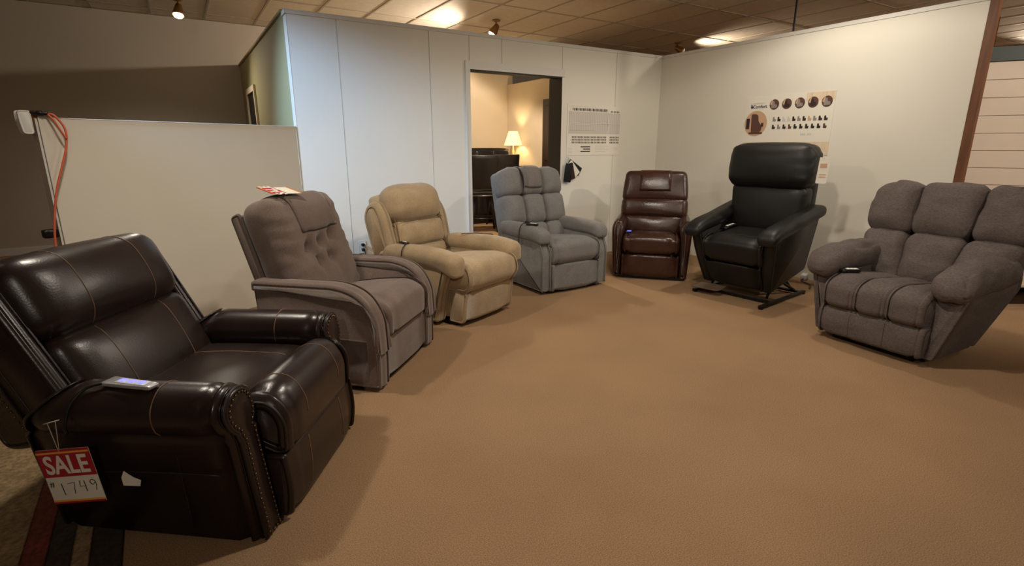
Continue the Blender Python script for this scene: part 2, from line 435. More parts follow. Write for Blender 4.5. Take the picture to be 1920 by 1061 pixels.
# ------------------------------------------------------------------ recliners (local: x across, y=0 front, +y back, z up)
def chair_root(name, label, ox, oy, ang):
    return thing(name, label, 'recliner', C2W(ox, oy), R(ang-31.8046+90))
def back_matrix(y, z, tilt): return Matrix.Translation((0, y, z)) @ Matrix.Rotation(R(-tilt), 4, 'X')
def mirror(d): return [Vector((-v[0], v[1], v[2])) for v in d[0]], [q[::-1] for q in d[1]]
def side(d, s): return d if s > 0 else mirror(d)
def pucker(axis_len=40., amp=.004, px=4, vert=True, seed=0.):
    """gathers along the top and bottom (vert) or left/right edges of a pillow"""
    def f(p, w):
        e = abs(w.z if vert else w.x)**px
        t = p.x if vert else p.z
        p.y -= amp*e*(math.sin(t*axis_len+seed)+.6*math.sin(t*axis_len*1.7+1.3+seed))*(1 if w.y < 0 else 0)
        return p
    return f
def nails(P, r, direc, step):
    """dome nail heads every step along a polyline, as one mesh"""
    ds = []; acc = 0; P = [Vector(p) for p in P]; d = Vector(direc).normalized()
    q = d.to_track_quat('Z', 'Y').to_matrix().to_4x4()
    dome = lathe([(r, 0), (r*.8, r*.5), (r*.35, r*.75)], 6)
    for a, b in zip(P[:-1], P[1:]):
        L_ = (b-a).length; t = acc
        while t < L_:
            ds.append(xf(dome, Matrix.Translation(a.lerp(b, t/L_)) @ q)); t += step
        acc = t-L_
    return merge(*ds)

# --- 1: espresso leather recliner, leaning back, nail-head trim
def chair_espresso():
    t = chair_root('leather_recliner', 'dark espresso leather power recliner with nailhead trim and red sale tag', -.83, 1.98, -3)
    LE = 'leather_espresso'
    obj('base', rbox((0, .40, .21), (.70, .66, .32), .03, 6), LE, t)
    zs = [(0, .735), (.05, .755), (.2, .785), (.38, .80), (.48, .745), (.55, .66), (.62, .56), (.7, .5)]
    def ymax(z):
        for (z0, a), (z1, b) in zip(zs[:-1], zs[1:]):
            if z <= z1: return a+(b-a)*max(0, (z-z0)/(z1-z0))
        return zs[-1][1]
    lean = lambda z: .062*min(1, max(0, z/.5))**1.6
    ls = lambda v: Vector((v.x, v.y+lean(v.z), v.z))
    def arm_fn(v):
        k = (v.y-.02)/.73
        v.y = .02+k*(ymax(v.z)-.02)
        v.y += lean(v.z)*(1-k)
        v.z += .045*k*max(0, 1-v.z/.3)
        return v
    def roll(cx, cz, r_, xi, xo, zb):
        arc = [(cx+r_*math.cos(R(a_)), cz+r_*math.sin(R(a_))) for a_ in range(-55, 236, 10)]
        return [(xi, zb), (xo, zb)]+[(xo, cz-r_*1.25), (xo+.008, cz-r_*1.0)]+arc+[(xi-.006, cz-r_*1.05), (xi, cz-r_*1.3)]
    o = roll(.402, .484, .090, .325, .452, .004)
    fo = roll(.402, .484, .079, .35, .44, .008)
    fin = inset(fo if area(fo) > 0 else fo[::-1], .017)
    for s in (1, -1):
        arm = prism(o, 'y', .02, .75, .03, 4, 14, arm_fn)
        a_ = obj('arm', side(arm, s), LE, t)
        # cross seams over the roll
        for yy in (.30,):
            ring = [Vector((x, yy, z)) for x, z in [(.49, .39), (.51, .44), (.51, .52), (.46, .58), (.40, .59), (.34, .575), (.30, .51), (.30, .44)]]
            bt = bvh(arm); pts = []
            for p in ring:
                c = Vector((.40, yy, .475)); dv = (c-p).normalized(); h = bt.ray_cast(p-dv*.1, dv)
                if h[0]: pts.append(h[0]-dv*.001)
            obj('seam', side(tube(pts, .0022, 5), s), 'stitch_tan', a_)
            ln = onsurf(arm, lerp_pts((.6, .27, .40), (.6, .25, .05), 10), (-1, 0, 0), .0005)
            obj('seam', side(tube(ln, .0016, 5, smooth=0), s), 'piping_dark', a_)
        pn = obj('arm_front_panel', side(prism(fo, 'y', -.006, .028, .012, 3, 0, ls), s), LE, t)
        path = [Vector((x, -.006+lean(z), z)) for x, z in fin]; path.append(path[0])
        n_ = obj('nailhead_trim', side(nails(path, .0055, (0, -1, 0), .019), s), 'nail', pn); n_['kind'] = 'stuff'
        fl = [Vector((x, .004+lean(z), z)) for x, z in (fo if area(fo) > 0 else fo[::-1])]
        obj('welt', side(tube(fl, .005, 6, True, 0), s), 'piping_dark', pn)
    # side pocket on the outer face of the arm
    obj('side_pocket', mirror(tube([(.459, .12, .270), (.461, .36, .276), (.459, .60, .268)], .004)), 'piping_dark', t)
    # seat and front pad
    sc = rbox((0, .38, .362), (.64, .50, .17), .05, 12, (0, 0, .018))
    s_ = obj('seat_cushion', sc, LE, t)
    fp_o = rp([(.16, .33, .03), (.16, .42, .05), (.085, .478, .06), (.0, .475, .07), (-.056, .40, .07), (-.05, .265, .03), (.0, .255, .02)], 6)
    fp = prism(fp_o, 'x', -.318, .318, .04, 5, 12, lambda v: Vector((v.x, v.y, v.z+.028*(1-(v.x/.33)**4)*max(0, min(1, (v.z-.30)/.17)))))
    f_ = obj('seat_front_pad', fp, LE, t)
    for x in (-.155, .155):
        obj('seam', tube(onsurf(sc, lerp_pts((x, .60, .7), (x, .15, .7), 14), (0, 0, -1), .0005), .002, 5, smooth=0), 'stitch_tan', s_)
        bt = bvh(fp); pts = []
        for i in range(26):
            a = R(-20+i*(210/25)); dv = Vector((0, math.cos(a), math.sin(a))); c = Vector((x, .05, .37))
            h = bt.ray_cast(c+dv*.6, -dv)
            if h[0]: pts.append(h[0]+dv*.0006)
        obj('seam', tube([p for p in pts if not (p.y > .13 and p.z < .42)], .002, 5, smooth=0), 'stitch_tan', f_)
    for x in (-.317, .317):
        ot = [Vector((x*.985, a, b)) for a, b in inset(fp_o if area(fp_o) > 0 else fp_o[::-1], .014)]
        obj('welt', tube(ot, .006, 6, True, 0), 'piping_dark', f_)
    fr = prism(rp([(-.042, .27, .02), (-.056, .13, .05), (-.04, .01, .03), (.05, .012), (.06, .27)]), 'x', -.335, .335, .02, 3, 6)
    fr_ = obj('footrest_panel', fr, LE, t)
    for x in (-.155, .155):
        obj('seam', tube(onsurf(fr, lerp_pts((x, -.3, .25), (x*1.1, -.3, .055), 12), (0, 1, 0), .0005, .2), .0018, 5, smooth=0), 'stitch_tan', fr_)
    # reclined back
    B = back_matrix(.60, .37, 24)
    sh = prism(rp([(.10, .0, .02), (.345, .06, .05), (.335, .54, .06), (.25, .635, .05), (.10, .63, .02)]), 'x', -.40, .40, .03, 4, 2)
    shell = obj('back_shell', sh, LE, t, M=B)
    for s in (1, -1):
        wn = prism(rp([(-.005, .02, .03), (.16, .0, .03), (.18, .60, .04), (.03, .60, .05)]), 'x', .335, .405, .022, 3, 2)
        w_ = obj('wing', side(wn, s), LE, t, M=B)
        n_ = obj('nailhead_trim', side(nails([(.405, .205, .08), (.405, .225, .58)], .0055, (1, 0, 0), .021), s), 'nail', w_, M=B); n_['kind'] = 'stuff'
        obj('welt', side(tube([(.401, .185, .05), (.401, .205, .60)], .0045), s), 'piping_dark', w_, M=B)
    lum = rbox((0, .085, .165), (.69, .22, .40), .07, 14, (0, .03, .01), pucker(30, .002))
    l_ = obj('lumbar_cushion', lum, LE, t, M=B)
    hd = rbox((0, .095, .50), (.705, .27, .32), .085, 14, (.008, .035, .012))
    h_ = obj('headrest_cushion', hd, LE, t, M=B)
    for x in (-.16, .16):
        obj('seam', tube(onsurf(lum, lerp_pts((x, -.4, .0), (x*1.05, -.4, .34), 14), (0, 1, 0), .0005, .2), .002, 5, smooth=0), 'stitch_tan', l_, M=B)
        bt = bvh(hd); pts = []
        for i in range(24):
            a = R(-55+i*8); dv = Vector((0, -math.cos(a), math.sin(a))); h = bt.ray_cast(Vector((x, .095, .50))+dv*.6, -dv)
            if h[0]: pts.append(h[0]+dv*.0006)
        obj('seam', tube(pts, .002, 5, smooth=0), 'stitch_tan', h_, M=B)
    return t

# --- 2: taupe lift chair with button-tufted back
def chair_taupe():
    t = chair_root('lift_recliner', 'taupe microfibre lift recliner with button-tufted back beside the low partition', -.645, 3.07, -13)
    m = 'taupe'
    obj('base', rbox((0, .40, .20), (.60, .66, .34), .02, 4), m, t)
    sp = rp([(-.005, .02, .01), (.72, .02, .02), (.745, .57, .01), (.2, .56, .08), (.08, .50, .06), (.015, .38, .06), (-.01, .22, .05)], 5)
    pad = rp([(.755, .545, .015), (.755, .608, .03), (.20, .612, .12), (.06, .555, .08), (-.015, .42, .06), (-.022, .22, .01), (.0, .22, .01), (.015, .40, .06), (.08, .495, .07), (.2, .545, .1)], 6)
    for s in (1, -1):
        a = obj('arm', side(prism(sp, 'x', .286, .406, .016, 4, 2), s), m, t)
        obj('arm_pad', side(prism(pad, 'x', .286, .418, .024, 4, 3), s), m, a)
        if s < 0:
            pk = obj('side_pocket', side(prism(rp([(.06, .06, .02), (.5, .06, .02), (.5, .30, .01), (.06, .30, .01)]), 'x', .40, .4075, .0015, 1, 0), s), m, a)
            obj('pocket_edge', side(tube([(.408, .06, .298), (.411, .25, .302), (.408, .5, .298)], .005), s), m, a)
    so = rp([(.56, .44, .03), (.30, .485, .1), (.06, .505, .09), (-.035, .45, .08), (-.03, .30, .02), (.06, .28, .02), (.56, .30, .02)], 6)
    obj('seat_cushion', prism(so, 'x', -.29, .29, .035, 4, 8, lambda v: Vector((v.x, v.y, v.z+.014*(1-(v.x/.3)**2)*(1 if v.z > .4 else 0)))), m, t)
    obj('footrest_panel', prism(rp([(.0, .285, .015), (-.002, .05, .02), (.02, .028, .01), (.1, .03), (.1, .285)]), 'x', -.296, .296, .012, 3, 3), m, t)
    obj('floor_frame', box(-.30, .30, .04, .62, 0, .035), 'mech', t, False)
    B = back_matrix(.50, .40, 17)
    obj('back_shell', prism(rp([(.15, .02, .02), (.225, .02, .02), (.225, .64, .03), (.15, .65, .03)]), 'x', -.335, .335, .015, 3, 1), 'taupe_dark', t, M=B)
    btn = [(-.13, .355, .028), (.0, .375, .030), (.125, .395, .028), (-.06, .255, .030), (.065, .265, .030)]
    def tuft(p, w):
        if w.y < 0:
            x, z = p.x, p.z+.335
            for bx, bz, dd in btn:
                r2 = ((x-bx)**2+(z-bz)**2); p.y += 2.1*dd*math.exp(-r2/.0013)+dd*.8*math.exp(-r2/.006)
            # folds between buttons and down to the seat
            for (ax, az), (cx, cz) in (((-.13, .355), (-.06, .255)), ((0, .375), (-.06, .255)), ((0, .375), (.065, .265)), ((.125, .395), (.065, .265)), ((-.06, .255), (-.09, .05)), ((.065, .265), (.10, .05)), ((-.13, .355), (-.3, .30)), ((.125, .395), (.3, .40)), ((-.13, .355), (-.12, .5)), ((.125, .395), (.12, .52))):
                a = Vector((ax, az)); c = Vector((cx, cz)); q = Vector((x, z)); e = c-a
                tt = max(0, min(1, (q-a).dot(e)/e.length_squared)); dist = (q-(a+e*tt)).length
                p.y += .024*math.exp(-dist**2/.00016)*(1-.75*tt if abs(cz-.26) > .02 else 1)
            p.y += .006*math.sin(z*75+3*noise.noise(Vector((x*6, z*6, 0))))*(max(0, abs(w.x)-.45)*1.6)
        return p
    cu = rbox((0, .06, .335), (.665, .23, .69), .085, 44, (.012, .045, .01), tuft, .006, 6, 2)
    c_ = obj('back_cushion', cu, m, t, M=B)
    for bx, bz, dd in btn:
        q = onsurf(cu, [(bx, -.3, bz)], (0, 1, 0), .001, .2)
        if q: obj('button', xf(lathe([(.011, -.004), (.011, .002), (.007, .006), (.002, .007)], 10), Matrix.Translation(q[0]) @ Matrix.Rotation(R(90), 4, 'X')), m, c_, M=B)
    obj('headrest_cover', drape(cu, (.07, .55), -34, 118, -.175, .195, .004, 12, 20), 'taupe_dark', t, M=B)
    return t

# --- 3: beige lift chair, stacked pillow back with wings
def chair_beige():
    t = chair_root('lift_recliner', 'beige fabric lift recliner with side wings and stacked back pillows', -.26, 4.04, -36)
    m = 'beige'
    obj('base', rbox((0, .40, .22), (.58, .66, .34), .02, 4), m, t)
    sp = rp([(.10, .03, .02), (.70, .03, .03), (.74, .52, .05), (-.02, .52, .03), (.0, .40, .05), (.05, .28, .06)], 5)
    def apfn(p, w):
        y = p.y
        if w.y < -.3: p.z -= (.03+.05*(w.z < 0))*((-w.y-.3)/.7)**2; p.x += .012*((-w.y-.3)/.7)**2
        p.z += -.02*max(0, w.y)**2
        return p
    for s in (1, -1):
        a = obj('arm', side(prism(sp, 'x', .285, .395, .03, 4, 2), s), m, t)
        obj('arm_pad', side(rbox((.352, .27, .528), (.172, .78, .13), .06, 14, (.006, 0, .012), apfn, .006, 8, s), s), m, a)
    so = rp([(.55, .42, .03), (.25, .475, .1), (-.02, .505, .1), (-.155, .485, .09), (-.185, .36, .08), (-.13, .275, .04), (.05, .27, .02), (.55, .30, .02)], 6)
    obj('seat_cushion', prism(so, 'x', -.305, .305, .03, 5, 10, lambda v: Vector((v.x, v.y, v.z+.016*(1-(v.x/.31)**2)*(1 if v.z > .4 else 0)+.004*noise.noise(v*9)))), m, t)
    obj('footrest_panel', prism(rp([(-.125, .285, .03), (-.10, .05, .03), (-.06, .025, .02), (.06, .03), (.06, .285)]), 'x', -.30, .30, .018, 4, 3), m, t)
    obj('floor_frame', box(-.28, .28, .0, .62, 0, .035), 'mech', t, False)
    B = back_matrix(.56, .42, 14)
    obj('back_shell', rbox((0, .19, .30), (.62, .16, .58), .06, 8, (0, .02, 0)), m, t, M=B)
    for s in (1, -1):
        wing = prism(rp([(.02, .03, .05), (.27, .03, .03), (.285, .44, .09), (.20, .535, .08), (.08, .53, .08), (.02, .40, .12)], 6), 'x', .255, .362, .05, 6, 1, lambda v: Vector((v.x+.012*math.sin(v.z*5), v.y, v.z)))
        w_ = obj('wing', side(wing, s), m, t, M=B)
        obj('welt', side(tube([(.262, .035, .06), (.262, .012, .22), (.262, .02, .38), (.272, .075, .50), (.28, .14, .53)], .0045), s), 'beige_seam', w_, M=B)
    for i, (z0, z1, hw, th, r) in enumerate(((-.01, .145, .265, .18, .06), (.115, .345, .272, .21, .075), (.325, .635, .285, .25, .12))):
        obj('back_pillow', rbox((0, .085-(.01 if i == 2 else 0), (z0+z1)/2), (2*hw, th, z1-z0), r, 16, (.015 if i == 2 else 0, .03, .012), pucker(60, .0025), .006, 7, i), m, t, M=B)
        if i < 2: obj('welt', tube(lerp_pts((-hw+.03, -.02, z1-.012), (hw-.03, -.02, z1-.012), 6), .004), 'beige_seam', t, M=B)
    return t

# --- 4: grey lift chair with biscuit back
def chair_grey():
    t = chair_root('lift_recliner', 'light grey fabric lift recliner with nine-section pillow back', .60, 4.85, -57)
    m = 'grey'
    obj('base', rbox((0, .40, .21), (.60, .66, .34), .02, 4), m, t)
    sp = rp([(.0, .03, .01), (.72, .03, .02), (.74, .54, .02), (.05, .54, .02), (.055, .49, .03), (-.005, .37, .06)], 5)
    def apfn(p, w):
        if w.y < -.5: p.z -= .035*((-w.y-.5)/.5)**2
        return p
    for s in (1, -1):
        arm = prism(sp, 'x', .29, .392, .016, 3, 2)
        a = obj('arm', side(arm, s), m, t)
        obj('arm_pad', side(rbox((.348, .36, .555), (.152, .72, .125), .05, 12, (.004, 0, .012), apfn, .004, 9, s), s), m, a)
        for x in (.296, .386):
            obj('welt', side(tube([(x, .05, .50), (x, .022, .44), (x, -.004, .37), (x, -.006, .20), (x, -.004, .03)], .0055), s), m, a)
    so = rp([(.56, .44, .03), (.28, .475, .1), (.05, .49, .08), (-.05, .46, .08), (-.055, .33, .06), (-.01, .275, .03), (.06, .27, .02), (.56, .30, .02)], 6)
    obj('seat_cushion', prism(so, 'x', -.286, .286, .035, 4, 8, lambda v: Vector((v.x, v.y, v.z+.016*(1-(v.x/.3)**2)*(1 if v.z > .4 else 0)))), m, t)
    obj('footrest_panel', prism(rp([(-.035, .28, .02), (-.035, .05, .02), (-.01, .022, .01), (.1, .03), (.1, .28)]), 'x', -.286, .286, .022, 3, 3), m, t)
    obj('floor_frame', box(-.30, .30, .03, .64, 0, .035), 'mech', t, False)
    B = back_matrix(.57, .41, 15)
    obj('back_shell', rbox((0, .19, .37), (.71, .14, .72), .05, 8, (0, .02, 0)), m, t, M=B)
    cols = ((-.382, -.122), (-.126, .126), (.122, .382)); rows = ((-.02, .185), (.175, .475), (.465, .755))
    top = None
    for ci, (x0, x1) in enumerate(cols):
        for ri, (z0, z1) in enumerate(rows):
            k = .03 if ci != 1 else 0.
            def lean(p, w, k=k, ci=ci, ri=ri):
                if ri == 2 and ci != 1 and w.z > 0 and w.x*(ci-1) > 0: p.z -= .035*w.z*abs(w.x); p.x -= (ci-1)*.02*w.z
                if ri == 0 and ci != 1: p.x -= (ci-1)*.02*(1-w.z)/2
                return pucker(70, .002)(p, w)
            d = rbox(((x0+x1)/2, .085, (z0+z1)/2), (x1-x0, .21, z1-z0), .062, 12, (.003, .030, .004), lean, .004, 8, ci*3+ri)
            obj('back_pillow', d, m, t, M=B)
            if ci == 1 and ri == 2: top = d
    obj('headrest_cover', drape(top, (.085, .61), -32, 118, -.14, .126, .006, 10, 16, .008), 'grey_flap', t, M=B)
    return t

# --- 5: brown leather lift chair
def chair_brown():
    t = chair_root('leather_lift_recliner', 'glossy chestnut brown leather lift recliner in the wall corner', 1.41, 5.245, -106)
    m = 'leather_brown'
    obj('base', rbox((0, .40, .20), (.60, .66, .34), .02, 4), m, t)
    fo = rp([(.300, .015, .01), (.372, .015, .02), (.392, .40, .08), (.398, .53, .04), (.37, .61, .05), (.30, .61, .05), (.272, .53, .04), (.29, .40, .08)], 6)
    def afn(v):
        k = max(0, v.z-.42)/.19
        v.y += .055*k*k*(1 if v.y < .1 else .0)
        v.z -= .02*max(0, (v.y-.4))
        return v
    for s in (1, -1):
        arm = prism(fo, 'y', .0, .74, .035, 5, 8, afn)
        a = obj('arm', side(arm, s), m, t)
        ln = [Vector((x, .03, z)) for x, z in fo]
        o2 = onsurf(arm, [(.312, -.3, .03), (.312, -.3, .2), (.305, -.3, .35), (.30, -.3, .47), (.31, -.3, .55)], (0, 1, 0), .001, .2)
        obj('welt', side(tube(o2, .005), s), 'piping_dark', a)
    so = rp([(.56, .42, .03), (.25, .45, .1), (.05, .465, .08), (-.03, .43, .07), (-.03, .29, .05), (.03, .26, .02), (.56, .28, .02)], 6)
    obj('seat_cushion', prism(so, 'x', -.282, .282, .04, 4, 8, lambda v: Vector((v.x, v.y, v.z+.014*(1-(v.x/.3)**2)*(1 if v.z > .38 else 0)))), m, t)
    obj('footrest_panel', prism(rp([(-.012, .262, .03), (-.015, .06, .02), (.01, .022, .01), (.1, .03), (.1, .262)]), 'x', -.286, .286, .02, 3, 3), m, t)
    obj('floor_frame', box(-.30, .30, .03, .64, 0, .035), 'mech', t, False)
    B = back_matrix(.50, .41, 13)
    obj('back_shell', rbox((0, .20, .32), (.66, .14, .64), .05, 8, (0, .02, 0)), m, t, M=B)
    top = None
    for i, (z0, z1, hw, th, r) in enumerate(((-.02, .215, .32, .20, .06), (.17, .40, .348, .225, .06), (.35, .68, .335, .23, .05))):
        def f(p, w, i=i):
            if i == 0:
                p.x *= 1+.06*w.z
                if w.z > 0 and w.y < 0: p.y += .007*(math.sin(p.x*52)+.5*math.sin(p.x*90+1))*w.z**2
            if i == 2: p.x *= 1-.035*w.z
            return p
        d = rbox((0, .085-.006*i, (z0+z1)/2), (2*hw, th, z1-z0), r, 20, (.01, .03, .008), f, .005, 6, i)
        obj('back_pillow', d, m, t, M=B)
        if i == 2: top = d
    obj('headrest_cover', drape(top, (.08, .52), -24, 115, -.165, .165, .003, 10, 16, .004), m, t, M=B)
    return t

# --- 6: black leather lift chair, raised on its lift base
def chair_black():
    t = chair_root('leather_lift_recliner', 'black leather lift recliner raised and tilted on its metal lift base', 2.01, 4.58, -142)
    m = 'leather_black'
    T = Matrix.Translation((0, 0, .095)) @ Matrix.Rotation(R(10), 4, 'X')
    obj('base', rbox((0, .36, .19), (.62, .60, .34), .02, 4), m, t, M=T)
    sp = rp([(.03, .0, .01), (.64, .03, .03), (.74, .56, .03), (-.06, .53, .03), (-.03, .25, .1)], 5)
    def apfn(p, w):
        if w.y < -.6: p.z -= .035*((-w.y-.6)/.4)**2
        p.z += .02*max(0, w.y+.2)
        p.x += .02*max(0, w.y)
        return p
    for s in (1, -1):
        a = obj('arm', side(prism(sp, 'x', .295, .395, .018, 3, 2, lambda v: Vector((v.x-.07*max(0, .45-v.z)/.45, v.y, v.z))), s), m, t, M=T)
        obj('arm_pad', side(rbox((.345, .31, .55), (.165, .90, .105), .048, 14, (.004, 0, .012), apfn, .003, 9, s), s), m, a, M=T)
        obj('welt', side(tube([(.295, -.06, .50), (.265, -.05, .30), (.228, .02, .02)], .005), s), 'piping_dark', a, M=T)
    so = rp([(.56, .43, .03), (.25, .45, .1), (.02, .475, .09), (-.085, .44, .07), (-.07, .27, .06), (.0, .235, .02), (.56, .25, .02)], 6)
    sc = prism(so, 'x', -.285, .285, .035, 4, 8, lambda v: Vector((v.x, v.y, v.z+.012*(1-(v.x/.3)**2)*(1 if v.z > .38 else 0))))
    s_ = obj('seat_cushion', sc, m, t, M=T)
    obj('welt', tube(onsurf(sc, lerp_pts((-.27, .07, .8), (.27, .07, .8), 14), (0, 0, -1), .001), .004, 5, smooth=0), 'piping_dark', s_, M=T)
    obj('footrest_panel', prism(rp([(-.05, .24, .02), (.01, .03, .02), (.03, .005, .01), (.1, .01), (.1, .24)]), 'x', -.262, .262, .014, 3, 3), m, t, M=T)
    B = T @ back_matrix(.45, .40, 13)
    obj('back_shell', rbox((0, .20, .38), (.68, .14, .74), .05, 8, (0, .02, 0)), m, t, M=B)
    def f1(p, w):
        p.x *= 1+.05*w.z; return p
    obj('lumbar_cushion', rbox((0, .08, .21), (.67, .22, .48), .08, 14, (0, .03, .008), f1, .005, 6, 1), m, t, M=B)
    def f2(p, w):
        e = abs(w.x)**5
        p.y += .010*e*math.sin(p.z*75)*(1 if w.y < 0 else 0); p.z += .006*e*math.sin(p.y*60+p.z*50)
        p.x += .005*w.x*e*math.sin(p.z*80)
        return p
    hd = rbox((0, .055, .60), (.745, .30, .385), .10, 20, (.012, .035, .016), f2, .006, 6, 5)
    obj('headrest_cushion', hd, m, t, M=B)
    # lift base on the floor
    lb = merge(box(-.35, -.32, -.10, .66, .012, .032), box(.32, .35, -.16, .66, .012, .032), box(-.32, .32, .04, .07, .012, .032), box(-.32, .32, .58, .61, .012, .032),
               *[lathe([(.018, 0), (.022, .012), (.012, .014)], 10, (x, y, 0)) for x, y in ((-.335, -.08), (.335, -.14), (-.335, .64), (.335, .64))])
    obj('lift_frame', lb, 'mech', t, False)
    for s in (1, -1):
        obj('lift_arm', side(merge(tube([(.27, .60, .03), (.27, .22, .20)], .014, 6, smooth=0), tube([(.24, .58, .05), (.24, .30, .27)], .014, 6, smooth=0), tube([(.27, .08, .04), (.27, .16, .17)], .012, 6, smooth=0)), s), 'mech', t)
    obj('foot_plate', xf(prism(rp([(-.36, -.05, .05), (-.08, -.02, .05), (-.10, .16, .02), (-.35, .13, .02)]), 'z', .0, .008, .002, 1, 0), Matrix.Translation((0, -.09, .06)) @ Matrix.Rotation(R(4), 4, 'X')), 'mech_plate', t, False)
    return t

# --- 7: big charcoal tweed rocker recliner
def chair_tweed():
    t = chair_root('rocker_recliner', 'wide charcoal brown tweed rocker recliner with overstuffed pillow arms', 2.395, 3.315, -152)
    m = 'tweed'
    fl = lambda v: Vector((v.x+(.085*(v.z-.05)/.5 if v.x > 0 else 0), v.y, v.z))
    obj('base', rbox((0, .40, .22), (.60, .66, .32), .03, 4), m, t)
    so_ = rp([(.305, .05, .01), (.372, .05, .015), (.482, .47, .03), (.482, .54, .02), (.305, .54, .02)], 5)
    def sfn(v):
        k = (v.y-.0)/.72; ym = .56+.18*min(1, max(0, (v.z-.05)/.34))-.03*max(0, (v.z-.4))/.14
        return Vector((v.x, .01+.05*min(1, v.z/.5)*(1-k)+k*ym, v.z))
    s7 = [0.]
    def apfn(p, w):
        f = max(0, -w.y-.1)/.9
        p.z -= .05*f*f; p.y += -.02*f
        p.z += .006*math.sin(p.x*55+p.y*38)*f
        nz_ = noise.noise(Vector((p.x*6+s7[0], p.y*14+p.x*8, 1.7))); p.z -= .016*max(0, 1-abs(nz_)*5)*(1 if w.z > -.2 else 0)
        p.x += .03*w.z*0
        # creases across the pillow top
        p.z -= .007*math.exp(-((p.y+.02+.1*p.x)/.018)**2)*(1 if w.z > 0 else 0)
        return p
    for s in (1, -1):
        a = obj('arm', side(prism(so_, 'y', .0, .72, .016, 3, 6, sfn), s), m, t)
        obj('arm_pillow', side(rbox((.392, .34, .558), (.225, .70, .185), .085, 18, (.012, 0, .018), apfn, .010, 8, s*2), s), m, a)
    xs = (-.305, -.1, .1, .305)
    for i in range(3):
        so = rp([(.56, .42, .03), (.25, .455, .1), (.03, .47, .1), (-.075, .41, .09), (-.065, .27, .05), (.0, .24, .02), (.56, .28, .02)], 6)
        c = (xs[i]+xs[i+1])/2; hw = (xs[i+1]-xs[i])/2+.003
        obj('seat_section', prism(so, 'x', xs[i]-.009, xs[i+1]+.009, .03, 5, 6, lambda v: Vector((v.x, v.y-.012*(1-((v.x-c)/hw)**2)*(1 if v.y < 0 else 0), v.z+.014*(1-((v.x-c)/hw)**2)*(1 if v.z > .38 else 0)+.004*noise.noise(v*11)))), m, t)
    frp = prism(rp([(-.04, .265, .05), (-.06, .16, .06), (-.04, .05, .03), (.08, .045), (.08, .265)]), 'x', -.33, .33, .03, 4, 12, lambda v: Vector((v.x, v.y+.008*noise.noise(v*9)+(.007*(math.exp(-((v.x-.11)/.02)**2)+math.exp(-((v.x+.11)/.02)**2)) if v.y < 0 else 0), v.z)))
    fr_ = obj('footrest_panel', frp, m, t)
    for x in (-.11, .11): obj('seam', tube(onsurf(frp, lerp_pts((x, -.3, .245), (x, -.3, .06), 10), (0, 1, 0), -.0005, .2), .002, 5, smooth=0), 'tweed_seam', fr_)
    obj('rocker_base', merge(box(-.26, .26, .06, .58, 0, .03), box(-.22, -.16, .05, .60, .03, .10), box(.16, .22, .05, .60, .03, .10)), 'mech', t, False)
    B = back_matrix(.55, .40, 20)
    obj('back_shell', rbox((0, .20, .35), (.86, .16, .66), .06, 8, (0, .02, 0)), m, t, M=B)
    cols = ((-.50, -.178), (-.185, .185), (.178, .50)); rows = ((-.03, .36), (.345, .735))
    for ci, (x0, x1) in enumerate(cols):
        for ri, (z0, z1) in enumerate(rows):
            def f(p, w, ci=ci, ri=ri, cx=(x0+x1)/2, cz=(z0+z1)/2):
                sg = ci-1
                if ri == 1 and sg and w.x*sg > 0 and w.z > 0: p.z -= .05*w.z*w.x*sg; p.x -= sg*.03*w.z
                if ri == 0 and sg:
                    p.x -= sg*.05*(1-w.z)/2
                    if w.y < 0: p.y += .006*math.sin(p.z*70+p.x*25)*(1-w.z)/2
                if w.y < 0: p.y += .008*math.exp(-((w.x*.9+w.z*.5)/.12)**2)*(abs(w.z) > .5)*(ri == 0)
                p.x *= 1; X = p.x+cx; Z = p.z+cz; p.x += X*(Z-.45)*.22*(1 if 1 else 0); return pucker(45, .003)(p, w)
            obj('back_pillow', rbox(((x0+x1)/2, .075, (z0+z1)/2), (x1-x0, .25, z1-z0), .075, 18, (.004, .035, .006), f, .011, 10, ci*2+ri), m, t, M=B)
    return t
CH = {1: chair_espresso(), 2: chair_taupe(), 3: chair_beige(), 4: chair_grey(), 5: chair_brown(), 6: chair_black(), 7: chair_tweed()}
bpy.context.view_layer.update()
def CW(c, x, y, z): return CH[c].matrix_world @ Vector((x, y, z))
def CR(c): return CH[c].rotation_euler.z

